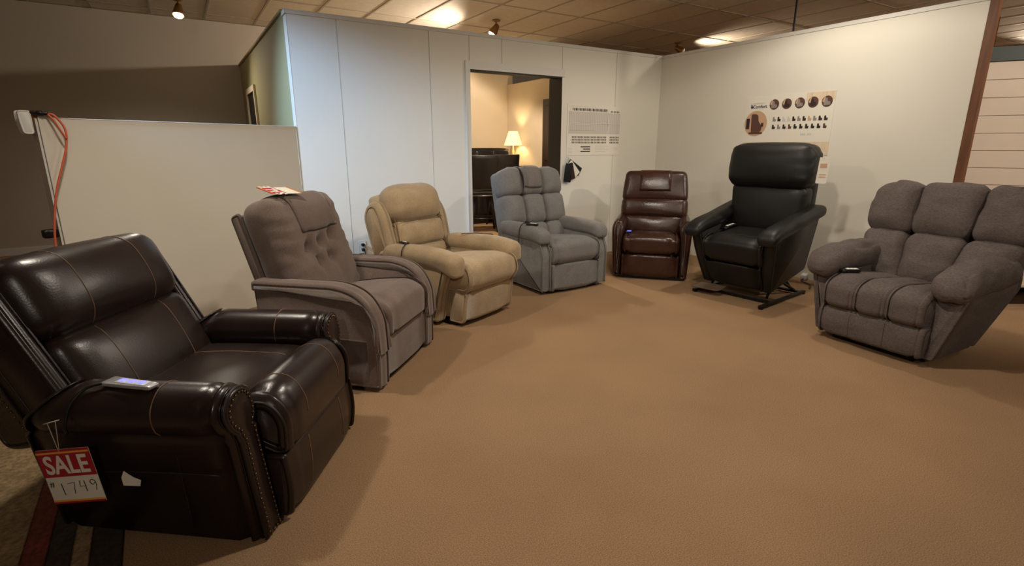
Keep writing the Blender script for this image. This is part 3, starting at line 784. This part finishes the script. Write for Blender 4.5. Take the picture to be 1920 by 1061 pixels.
# ------------------------------------------------------------------ ceiling floods with their light
def flood(i, key, p, watts, col, aim, cone, blend):
    P = Vector((p.x, p.y, CEIL)); A = Vector(aim); lit = key != 'nextB'
    nm = {'left': 'white adjustable ceiling flood lamp above the espresso recliner', 'cool': 'ceiling flood lamp with cool white light in front of the low partition',
          'mid': 'adjustable ceiling flood lamp over the middle of the carpet', 'wallB': 'adjustable ceiling flood lamp over the black recliner',
          'front': 'adjustable ceiling flood lamp behind the camera over open carpet', 'frontr': 'adjustable ceiling flood lamp opposite the colour chart wall',
          'siding': 'added out-of-view ceiling flood lamp brightening the siding wall', 'seenL': 'glowing ceiling flood lamp behind the low partition', 'seenM': 'glowing ceiling flood lamp above the doorway of the next room',
          'seenR': 'glowing ceiling flood lamp beyond the wooden post', 'nextB': 'brass ceiling flood lamp rising behind the corner of the white walls'}[key]
    t = thing('ceiling_lamp', nm, 'ceiling lamp', P, group='ceiling flood lamps')
    d = (A-(P-Vector((0, 0, .12)))).normalized()
    dh = Vector((0, 0, -.085))
    obj('canopy', lathe([(.055, -.001), (.055, -.012), (.03, -.022), (.012, -.024)], 16), 'brass', t)
    obj('stem', tube([(0, 0, -.02), (0, 0, -.085)], .008, 8, smooth=0), 'brass', t)
    q = d.to_track_quat('Z', 'Y').to_matrix().to_4x4()
    Mh = Matrix.Translation(dh) @ q @ Matrix.Scale(1.25, 4)
    hd = obj('lamp_head', lathe([(.012, -.035), (.026, -.025), (.032, .0), (.05, .07), (.052, .085), (.046, .085), (.03, .03)], 18), 'brass', t, M=Mh)
    obj('bulb', lathe([(.012, .02), (.042, .07), (.036, .094), (.018, .104), (.003, .107)], 16), 'bulb' if lit else 'lens_off', hd, M=Mh)
    l = bpy.data.lights.new('flood_light', 'SPOT'); l.energy = watts*1.5; l.color = col; l.spot_size = R(cone); l.spot_blend = blend; l.shadow_soft_size = .075
    o = bpy.data.objects.new('flood_light', l); COL.objects.link(o); o.location = P+dh+d*.165
    o.rotation_euler = d.to_track_quat('-Z', 'Y').to_euler()
    return t
for i, (k, p, wt, c, a, cn, bl) in enumerate(LAMPS): flood(i, k, p, wt, c, a, cn, bl)

# ------------------------------------------------------------------ wall posters
def disc(cx, cz, r, y0=-.0012, y1=.0, seg=22): 
    return prism([(cx+r*math.cos(2*math.pi*k/seg), cz+r*math.sin(2*math.pi*k/seg)) for k in range(seg)], 'y', y0, y1, 0, 0, 0)
def rect(x0, x1, z0, z1, y0=-.0012, y1=0.): return box(x0, x1, y0, y1, z0, z1)
def mini_chair(x, z, h):
    """little armchair print, h tall"""
    w_ = h*.85
    return prism(rp([(x-w_*.42, z-h*.5, h*.08), (x+w_*.45, z-h*.5, h*.08), (x+w_*.5, z+h*.05, h*.12), (x+w_*.12, z+h*.0, h*.05), (x+w_*.02, z+h*.5, h*.12), (x-w_*.42, z+h*.5, h*.15)], 2), 'y', -.0014, 0, 0, 0, 0)
# colour chart with round photos (wall_right); local x runs along the wall, front is -y
pB = thing('wall_poster', 'landscape upholstery colour poster with round photos on the right white wall', 'poster', (-.001, -1.272, 1.25), R(-90))
obj('sheet', rect(0, .94, 0, .6, -.003, 0), 'paper', pB, False)
obj('print', rect(.0, .94, .0, .13, -.0036, -.003), 'print_wood', pB, False)
obj('print', rect(.66, .94, .52, .6, -.0036, -.003), 'print_wood', pB, False)
def pp(name, d, m, par=pB, y=-.0038): return obj(name, xf(d, Matrix.Translation((0, y, 0))), m, par, False)
bc = pp('round_photo', disc(.132, .325, .132), 'print_tan')
def sub(d, m, par, dy): obj('print', xf(d, Matrix.Translation((0, dy, 0))), m, par, False)
sub(prism(rp([(.085, .235, .01), (.20, .235, .02), (.215, .30, .03), (.165, .34, .03), (.155, .42, .03), (.075, .425, .02)], 3), 'y', -.001, 0, 0, 0, 0), 'print_brown', bc, -.0052)
sub(rect(.02, .06, .27, .38), 'print_dark', bc, -.0051); sub(rect(.20, .225, .29, .33), 'print_dark', bc, -.0053)
sub(rect(.06, .22, .215, .235), 'print_brown', bc, -.0054)
for i, s in enumerate((.325, .462, .598, .732, .867)):
    z = .510-.001*i; c = pp('round_photo', disc(s, z, .052), 'print_brown')
    sub(prism(rp([(s-.03, z-.036, .008), (s+.032, z-.032, .008), (s+.03, z+.0, .01), (s+.004, z+.0, .01), (s+.0, z+.036, .012), (s-.03, z+.03, .01)], 3), 'y', -.001, 0, 0, 0, 0), 'print_dark' if i % 2 else 'print_mid', c, -.0052)
    sub(prism(rp([(s-.046, z+.0, .005), (s-.026, z-.01, .005), (s-.018, z+.045, .005), (s-.03, z+.042, .005)], 2), 'y', -.001, 0, 0, 0, 0), 'print_tan', c, -.0054)
ctones = ['print_mid', 'print_dark', 'print_grey', 'print_grey', 'print_dark', 'print_mid', 'print_dark', 'print_tan', 'print_mid', 'print_dark', 'print_dark', 'print_dark', 'print_mid', 'print_dark', 'print_brown', 'print_dark', 'print_dark', 'print_dark', 'print_dark', 'print_dark', 'print_brown']
for i in range(21):
    r_ = 0 if i < 11 else 1; k = i if i < 11 else i-11; n_ = 10 if r_ == 0 else 9
    s = .343+.533*k/n_; z = (.362-.008*k/n_, .285-.004*k/n_)[r_]
    pp('swatch_print', mini_chair(s, z, .045), ctones[i])
RX = Matrix.Rotation(R(90), 4, 'X')
obj('lettering', xf(text_mesh('Comfort', .045), Matrix.Translation((.162, -.0042, .497)) @ RX), 'print_purple', pB, False)
pp('lettering', merge(rect(.056, .064, .485, .525), rect(.064, .084, .483, .503), rect(.07, .078, .503, .515)), 'print_purple')
pp('lettering', merge(rect(.08, .22, .533, .537), rect(.08, .19, .527, .529)), 'print_grey')
pp('lettering', merge(*[rect(.645+.018*i, .657+.018*i, .195, .213) for i in range(3)], *[rect(.715+.014*i, .724+.014*i, .195, .213) for i in range(3)]), 'print_grey')

# specification chart (wall_back)
pA = thing('wall_poster', 'white specification chart with grey tables and rows of tiny icons beside doorway', 'poster', (-1.497, -.0005, 1.232), 0)
WA, HA = .83, .58
obj('sheet', prism([(0, 0), (WA, .0), (WA, HA-.01), (0, HA)], 'y', -.003, 0, 0, 0, 0), 'paper', pA, False)
def qa(x0, x1, z0, z1): return rect(x0*WA, x1*WA, z0*HA, z1*HA)
pp('table_print', merge(qa(.03, .745, .64, .86), qa(.03, .745, .43, .60)), 'print_grey', pA)
pp('table_print', merge(qa(.77, .98, .64, .85), qa(.77, .98, .43, .60)), 'print_grey', pA)
ln = [qa(.03, .98, .618, .626), qa(.03, .98, .60, .604), qa(.03, .5, .49, .50), qa(.745, .75, .43, .86)]
ln += [qa(.03+.0325*i, .032+.0325*i, .43, .86) for i in range(23)]+[qa(.77+.035*i, .772+.035*i, .43, .85) for i in range(7)]
mat('print_rule', srgb(180, 174, 167), .8)
pp('table_rule', merge(*ln), 'print_rule', pA, -.0046)
ic = [qa(.09+.0262*i, .09+.0262*i+.011+.006*((i*7) % 3)/2, .875, .925) for i in range(25)]+[qa(.80+.03*i, .812+.03*i, .86, .895) for i in range(6)]
pp('icon_row', merge(*ic), 'print_dark', pA)['kind'] = 'stuff'
for r_ in range(3):
    pp('icon_row', merge(*[qa(.09+.027*i, .103+.027*i, .345-.053*r_, .38-.053*r_) for i in range(24)], *[qa(.80+.031*i, .815+.031*i, .345-.053*r_, .38-.053*r_) for i in range(6)]), ('print_dark', 'print_brown', 'print_dark')[r_], pA)['kind'] = 'stuff'
pp('bar_print', merge(*[qa(.25+.05*(i == 1), .43, .16-.045*i, .18-.045*i) for i in range(3)]), 'print_dark', pA)
pp('text_print', merge(*[qa(.52, .78-.06*(i % 2), .18-.035*i, .188-.035*i) for i in range(4)], *[qa(.03, .1, .14-.03*i, .147-.03*i) for i in range(4)], *[qa(.88, .96, .14-.03*i, .147-.03*i) for i in range(2)], qa(.02, .5, .955, .962)), 'print_grey', pA)['kind'] = 'stuff'

# swatch cards on a ring, hung on the wall by the doorway
sw_ = thing('swatch_set', 'fan of dark fabric swatch cards on a metal ring by doorway', 'swatches', (-1.49, -.02, 1.165), 0)
obj('ring', tube([(.032*math.cos(a), -.012, .032*math.sin(a)) for a in [2*math.pi*k/16 for k in range(16)]], .003, 6, True, 0), 'silver', sw_)
obj('hook', tube([(0, .02, .05), (0, -.012, .05), (0, -.016, .035)], .003), 'silver', sw_)
for i, (an, m_, ln_) in enumerate(((-8, 'plastic_black', .22), (14, 'wood_dark', .20), (42, 'paper', .20), (58, 'plastic_black', .22))):
    cd_ = prism(rp([(-.045, -ln_, .008), (.06, -ln_, .008), (.06, -.005, .008), (-.045, -.005, .008)], 2), 'y', -.003, .003, .001, 1, 0)
    obj('swatch_card', xf(cd_, Matrix.Translation((.0, -.028+.008*i, -.02)) @ Matrix.Rotation(R(-an), 4, 'Y')), m_, sw_, False)
# wall outlet with plugs
ot = thing('wall_outlet', 'white wall outlet with two black plugs near the floor', 'outlet', (-3.974, -.0005, .385), 0)
obj('cover_plate', prism(rp([(-.037, -.06, .006), (.037, -.06, .006), (.037, .06, .006), (-.037, .06, .006)], 2), 'y', -.006, 0, .002, 1, 0), 'plastic_white', ot, False)
for z in (.024, -.024): obj('plug', rbox((.004, -.024, z), (.032, .036, .028), .008, 5), 'plastic_black', ot)
obj('plug_cord', tube([(.014, -.03, -.03), (.02, -.045, -.08), (.022, -.035, -.2), (.05, -.04, -.33), (.12, -.06, -.377)], .004), 'plastic_black', ot)

# ------------------------------------------------------------------ low partition: adapter, plug and orange cord
bpy.context.view_layer.update()
LM = lw.matrix_world.copy()
def low_thing(name, label, cat): 
    o = thing(name, label, cat, LM.translation, la); return o
na = low_thing('power_adapter', 'white power adapter with black plug at the top end of low partition', 'adapter')
obj('housing', prism(rp([(ll+.02, 1.405, .02), (ll+.075, 1.405, .02), (ll+.085, 1.48, .03), (ll+.085, 1.545, .02), (ll+.02, 1.545, .02)]), 'y', -.09, -.02, .008, 2, 0), 'plastic_white', na)
obj('bracket', box(ll-.01, ll+.021, -.075, -.03, 1.44, 1.53), 'brass', na, False)
obj('plug', merge(tube([(ll+.02, -.03, 1.532), (ll-.01, .0, 1.53), (ll-.05, .015, 1.527)], .012, 8), tube([(ll-.0, .0, 1.53), (ll-.03, .01, 1.528)], .015, 8)), 'plastic_black', na)
oc = low_thing('extension_cord', 'orange extension cord hanging down the end of the low partition', 'cord')
obj('cable', tube([(ll-.05, .015, 1.527), (ll-.075, .03, 1.515), (ll-.11, .04, 1.44), (ll-.10, .04, 1.34), (ll-.055, .04, 1.21), (ll+.0, .035, 1.05), (ll+.05, .03, .80), (ll+.07, .03, .5), (ll+.06, .04, .2), (ll+.06, .06, .03)], .0065, 8), 'cord_orange', oc)
obj('loop', tube([(ll-.045, .018, 1.525), (ll-.065, .035, 1.49), (ll-.085, .045, 1.43), (ll-.105, .045, 1.38)], .0055, 8), 'cord_orange', oc)
bk = low_thing('switch_box', 'small black switch box mounted at the end of the low partition', 'switch')
obj('housing', rbox((ll+.05, -.05, .80), (.075, .06, .055), .012, 6), 'plastic_black', bk)
obj('bracket', box(ll+.012, ll+.03, -.07, -.03, .78, .82), 'plastic_black', bk, False)

# ------------------------------------------------------------------ things on and at the recliners
def chair_bvh(c):
    ds = []
    def walk(o):
        if o.type == 'MESH': ds.append(([v.co.copy() for v in o.data.vertices], [tuple(p.vertices) for p in o.data.polygons]))
        for k in o.children: walk(k)
    walk(CH[c]); return bvh(merge(*ds))
def drop(c, x, y, rx=.04, ry=.04):
    t = chair_bvh(c); zs_ = []
    for dx in (-rx, 0, rx):
        for dy in (-ry, 0, ry):
            h = t.ray_cast(Vector((x+dx, y+dy, 2.)), Vector((0, 0, -1)))
            if h[0]: zs_.append(h[0].z)
    return max(zs_)
def handset(name, label, c, p, rz, size, m, top='silver', tilt=0., cord=None, glow=False, group=None):
    l, w2, h = size
    p = (p[0], p[1], drop(c, p[0], p[1], w2*.4, w2*.6)+.001)
    o = thing(name, label, 'remote', CW(c, *p), CR(c)+R(rz), group); T = Matrix.Rotation(R(tilt), 4, 'Y')
    obj('body', rbox((0, 0, h/2), (l, w2, h), min(h, w2)*.42, 8, fn=lambda q, w: Vector((q.x, q.y*(1-.18*w.x), q.z))), m, o, M=T)
    k = obj('keypad', rbox((.01, 0, h+.0005), (l*.62, w2*.66, .004), .002, 4), top, o, M=T)
    obj('button', merge(*[rbox((.01+l*.2*(i-1), 0, h+.003), (l*.12, w2*.4, .004), .002, 4) for i in range(3)]), 'glow_blue' if glow else 'plastic_white', k, M=T)
    if cord: obj('handset_cord', tube(cord, .0045, 6), 'plastic_black', CH[c])
    return o
handset('remote_control', 'slim silver handset with blue light lying on espresso recliner arm', 1, (-.425, .40, .607), -100, (.19, .05, .014), 'silver', 'plastic_white', 0,
        [(-.43, .47, .585), (-.45, .53, .575), (-.487, .565, .53), (-.508, .575, .47), (-.507, .575, .44)], True)
handset('remote_control', 'pale handset resting on the seat of the tweed recliner', 7, (-.235, .10, .487), 60, (.13, .05, .025), 'plastic_black', 'plastic_white', 0, [(-.25, .16, .50), (-.28, .24, .49), (-.30, .30, .485)])
handset('remote_control', 'silver handset lying on the seat of the black recliner', 6, (-.235, .24, .53), 75, (.16, .05, .022), 'plastic_black', 'silver', -12,
        [(-.24, .30, .56), (-.30, .26, .63), (-.36, .24, .70), (-.43, .18, .69), (-.45, .1, .63), (-.45, .08, .5)])
handset('remote_control', 'small handset glowing blue on the brown leather recliner seat', 5, (-.235, .10, .458), 10, (.07, .04, .018), 'plastic_black', 'glow_blue', 0, None, True)
handset('remote_control', 'black corded handset on the near arm of the grey recliner', 4, (-.36, .20, .62), -70, (.12, .045, .018), 'plastic_black', 'silver', 0,
        [(-.37, .26, .64), (-.41, .29, .635), (-.437, .30, .58), (-.437, .31, .50), (-.432, .325, .38), (-.43, .32, .30)])
handset('remote_control', 'small black handset on the near arm of the beige recliner', 3, (-.345, .47, .592), -100, (.1, .04, .014), 'plastic_black', 'plastic_black', 0,
        [(-.345, .42, .61), (-.40, .40, .606), (-.445, .39, .57), (-.46, .385, .51), (-.45, .39, .44)])
obj('handset_cord', tube([(.27, .42, .60), (.305, .35, .607), (.345, .30, .609), (.365, .22, .606), (.405, .18, .60), (.44, .19, .555)], .004), 'plastic_black', CH[3])

def sale_tag(name, label, M, w_=.185, h=.20, hand=True):
    """red SALE price tag in the local xz plane, front -y"""
    o = thing(name, label, 'price tag'); o.matrix_world = M
    obj('card', rect(-w_/2, w_/2, 0, h, -.001, .001), 'paper', o, False)
    f = lambda d, m, n='print', dy=-.0012: obj(n, xf(d, Matrix.Translation((0, dy, 0))), m, o, False)
    f(rect(-w_/2, w_/2, h*.50, h), 'tag_red'); f(rect(-w_/2, w_/2, h*.93, h*.96), 'tag_yellow', dy=-.0025)
    f(rect(-w_/2, w_/2, .0, h*.035), 'tag_red'); f(rect(-w_/2, w_/2, h*.035, h*.065), 'tag_yellow')
    obj('lettering', xf(text_mesh('SALE', h*.46, .0004, .80), Matrix.Translation((0, -.003, h*.705)) @ RX), 'paper', o, False)
    if hand:
        S = {'#': [[(.15, .1), (.3, .9)], [(.55, .1), (.7, .9)], [(0, .35), (.8, .4)], [(.05, .62), (.85, .68)]], '1': [[(.3, .95), (.35, .0)]],
             '7': [[(0, .85), (.7, .95), (.55, .5), (.45, 0)]], '4': [[(.15, .95), (.05, .45), (.7, .5)], [(.6, .95), (.6, .0)]], '9': [[(.65, .8), (.3, .95), (.1, .7), (.35, .5), (.65, .75), (.62, .4), (.5, .0)]]}
        ds = []
        for ch, x0, sc, z0 in (('#', -.085, .024, h*.30), ('1', -.055, .045, h*.16), ('7', -.022, .045, h*.17), ('4', .018, .043, h*.2), ('9', .055, .043, h*.21)):
            for st in S[ch]: ds.append(tube([(x0+a*sc*.8, -.0018, z0+b*sc) for a, b in st], .0011, 4, smooth=3 if ch == '9' else 0))
        obj('handwriting', merge(*ds), 'print_dark', o)['kind'] = 'stuff'
    return o
# tag on the espresso recliner's side (hangs from the cord)
Mt = Matrix.Translation(CW(1, -.505, .585, .185)) @ Matrix.Rotation(CR(1)+R(-90), 4, 'Z') @ Matrix.Rotation(R(-7), 4, 'Y')
st = sale_tag('price_tag', 'red and white sale tag reading 1749 hanging on espresso recliner side', Mt)
obj('string', merge(tube([(-.01, -.002, .185), (-.018, .002, .295)], .0013, 5, smooth=0), tube([(-.01, -.002, .185), (.012, .002, .298)], .0013, 5, smooth=0), tube([(-.03, .0, .292), (.028, .0, .302)], .002, 5, smooth=0)), 'string', st)
# tag lying on top of the taupe recliner
Rt = Matrix(((0, 0, -1), (1, 0, 0), (0, -1, 0))).to_4x4()
Mt2 = Matrix.Translation(CW(2, -.02, .685, 1.079)) @ Matrix.Rotation(CR(2), 4, 'Z') @ Matrix.Rotation(R(14), 4, 'X') @ Matrix.Rotation(R(-12), 4, 'Z') @ Rt
sale_tag('price_tag', 'red and white price card lying on top of taupe recliner back', Mt2, .13, .22, False)
# small paper in the pocket of the espresso recliner
pc = thing('paper_slip', 'torn white paper slip sticking out of espresso recliner pocket', 'paper', CW(1, -.479, .42, .245), CR(1)+R(-90))
obj('slip', prism([(-.028, -.01), (.03, -.01), (.036, .012), (.012, .022), (-.018, .045), (-.03, .02)], 'y', -.001, .001, 0, 0, 0), 'paper', pc, False)
# hang tag on the black recliner headrest
ht = thing('hang_tag', 'white hang tag at the side of the black recliner headrest', 'tag', CW(6, .43, .44, 1.03), CR(6))
obj('card', xf(prism(rp([(-.04, 0, .01), (.04, 0, .01), (.05, .2, .01), (-.03, .22, .01)], 2), 'y', -.0015, .0015, .0005, 1, 0), Matrix.Rotation(R(28), 4, 'Z')), 'paper', ht, False)
obj('print', xf(merge(rect(-.02, .03, .13, .165, -.003, -.0016), rect(-.02, .03, .05, .058, -.003, -.0016), rect(-.02, .03, .07, .078, -.003, -.0016)), Matrix.Rotation(R(28), 4, 'Z')), 'print_tan', ht, False)
obj('string', tube([(0, 0, .2), (-.01, .0, .25), (-.03, .02, .27)], .0015), 'string', ht)
# white adapter brick on the floor behind the black recliner
wp = thing('power_brick', 'white power brick on the carpet behind the black recliner', 'adapter', C2W(3.03, 5.26), R(20))
obj('housing', rbox((0, 0, .03), (.12, .06, .06), .012, 6), 'plastic_white', wp)
obj('cord', tube([(-.06, 0, .02), (-.12, .0, .008), (-.25, -.1, .007), (-.4, -.12, .007)], .005), 'plastic_black', wp)

# ------------------------------------------------------------------ rug under the rear of the espresso recliner
ra = math.atan2(*(C2W(.56, -.83)-C2W(0, 0)).yx)
p0 = C2W(0, 0); rg = thing('area_rug', 'striped tan, red and dark area rug beneath espresso recliner rear', 'rug', (p0.x, p0.y, 0), ra)
def rstrip(n0, n1, m, nm): obj(nm, prism([(-4.2, n0), (-1.3, n0), (-1.3, n1), (-4.2, n1)], 'z', .001, .010, .003, 1, 0), m, rg, False)
for n0, n1, m_, nm in ((-2.6, -.545, 'rug_tan', 'field'), (-.545, -.475, 'rug_red', 'red_stripe'), (-.475, -.405, 'rug_dark', 'dark_stripe'), (-.405, -.355, 'rug_tan', 'tan_stripe'), (-.355, -.265, 'rug_dark', 'border')): rstrip(n0, n1, m_, nm)

# ------------------------------------------------------------------ the next room: table lamp, bar cabinet, bar stools
cab = thing('bar_cabinet', 'tall black leather-fronted bar cabinet seen through the doorway', 'cabinet', (-1.03, 3.35, 0), 0)
obj('body', rbox((0, 0, .66), (1.35, .40, 1.30), .02, 4), 'stool_black', cab)
for i in range(4): obj('front_panel', rbox((-.5+.333*i, -.205, .70), (.32, .03, 1.12), .015, 6, (0, .006, 0)), 'stool_black', cab)
obj('plinth', box(-.66, .66, -.19, .19, 0, .03), 'black_paint', cab, False)
tb = thing('console_table', 'dark narrow console table in the corner under lamp', 'table', (-.19, 3.3, 0), 0)
obj('top', rbox((0, 0, .98), (.30, .62, .035), .008, 4), 'wood_dark', tb)
for x in (-.12, .12):
    for y in (-.27, .27): obj('leg', box(x-.018, x+.018, y-.018, y+.018, 0, .965), 'wood_dark', tb, False)
obj('shelf', box(-.12, .12, -.27, .27, .25, .275), 'wood_dark', tb, False)
tl = thing('table_lamp', 'cream table lamp with glowing pleated shade in the next room', 'lamp', (-.19, 3.28, .998), 0)
obj('base', lathe([(.055, 0), (.06, .015), (.03, .035), (.016, .06), (.026, .10), (.034, .14), (.02, .19), (.013, .22), (.022, .25), (.012, .28), (.008, .36)], 20), 'lamp_base', tl)
V, F = lathe([(.165, .355), (.155, .385), (.082, .60), (.078, .603), (.152, .383), (.161, .357)], 40)
obj('shade', ([Vector((v.x*(1+.012*math.cos(40*math.atan2(v.y, v.x))), v.y*(1+.012*math.cos(40*math.atan2(v.y, v.x))), v.z)) for v in V], F[:-2]+[]), 'shade', tl)
obj('bulb', rbox((0, 0, .45), (.05, .05, .08), .025, 6), 'bulb', tl)
lp = bpy.data.lights.new('table_lamp_light', 'POINT'); lp.energy = 14; lp.color = (1, .76, .42); lp.shadow_soft_size = .03
lo = bpy.data.objects.new('table_lamp_light', lp); COL.objects.link(lo); lo.location = (-.19, 3.28, .998+.50)
def stool(label, x, y, rz):
    t = thing('bar_stool', label, 'bar stool', (x, y, 0), rz)
    obj('seat', rbox((0, 0, .63), (.44, .42, .08), .035, 8, (0, 0, .01)), 'stool_black', t)
    obj('seat_rim', tube([(.2*math.cos(a)*1.05, .2*math.sin(a), .585) for a in [2*math.pi*k/20 for k in range(20)]], .01, 6, True, 0), 'silver', t)
    B = Matrix.Translation((0, .2, .66)) @ Matrix.Rotation(R(-8), 4, 'X')
    obj('backrest', rbox((0, 0, .29), (.44, .05, .52), .02, 10, (0, .008, 0), lambda p, w: Vector((p.x, p.y-.03*w.x*w.x, p.z))), 'stool_black', t, M=B)
    for sx in (-1, 1):
        for sy in (-1, 1):
            obj('leg', tube([(sx*.14, sy*.13, .59), (sx*.21, sy*.2, 0.0)], .018, 8, smooth=0), 'stool_black', t)
    obj('foot_ring', tube([(.178*math.cos(a)*1.32, .178*math.sin(a)*1.25, .22) for a in [math.pi/4+2*math.pi*k/4 for k in range(4)]], .012, 6, True, 0), 'stool_black', t)
    return t
stool('black bar stool with leather back just inside the doorway', -1.30, 2.42, R(158))
stool('black bar stool tucked between its twin and the bar cabinet', -.72, 2.80, R(172))

# ------------------------------------------------------------------ beyond the post
p = C2W(4.75, 4.62); pf = thing('display_platform', 'low wooden display platform behind the tweed recliner', 'platform', p, R(-31.8))
obj('top_board', rbox((0, 0, .165), (.9, .5, .03), .006, 4), 'platform_top', pf)
obj('front_board', box(-.44, .44, -.235, -.215, .0, .035), 'wood_dark', pf, False)
obj('back_board', box(-.44, .44, .215, .235, 0, .15), 'wood_dark', pf, False)
for x in (-.43, .40): obj('end_board', box(x, x+.03, -.21, .21, 0, .15), 'wood_dark', pf, False)
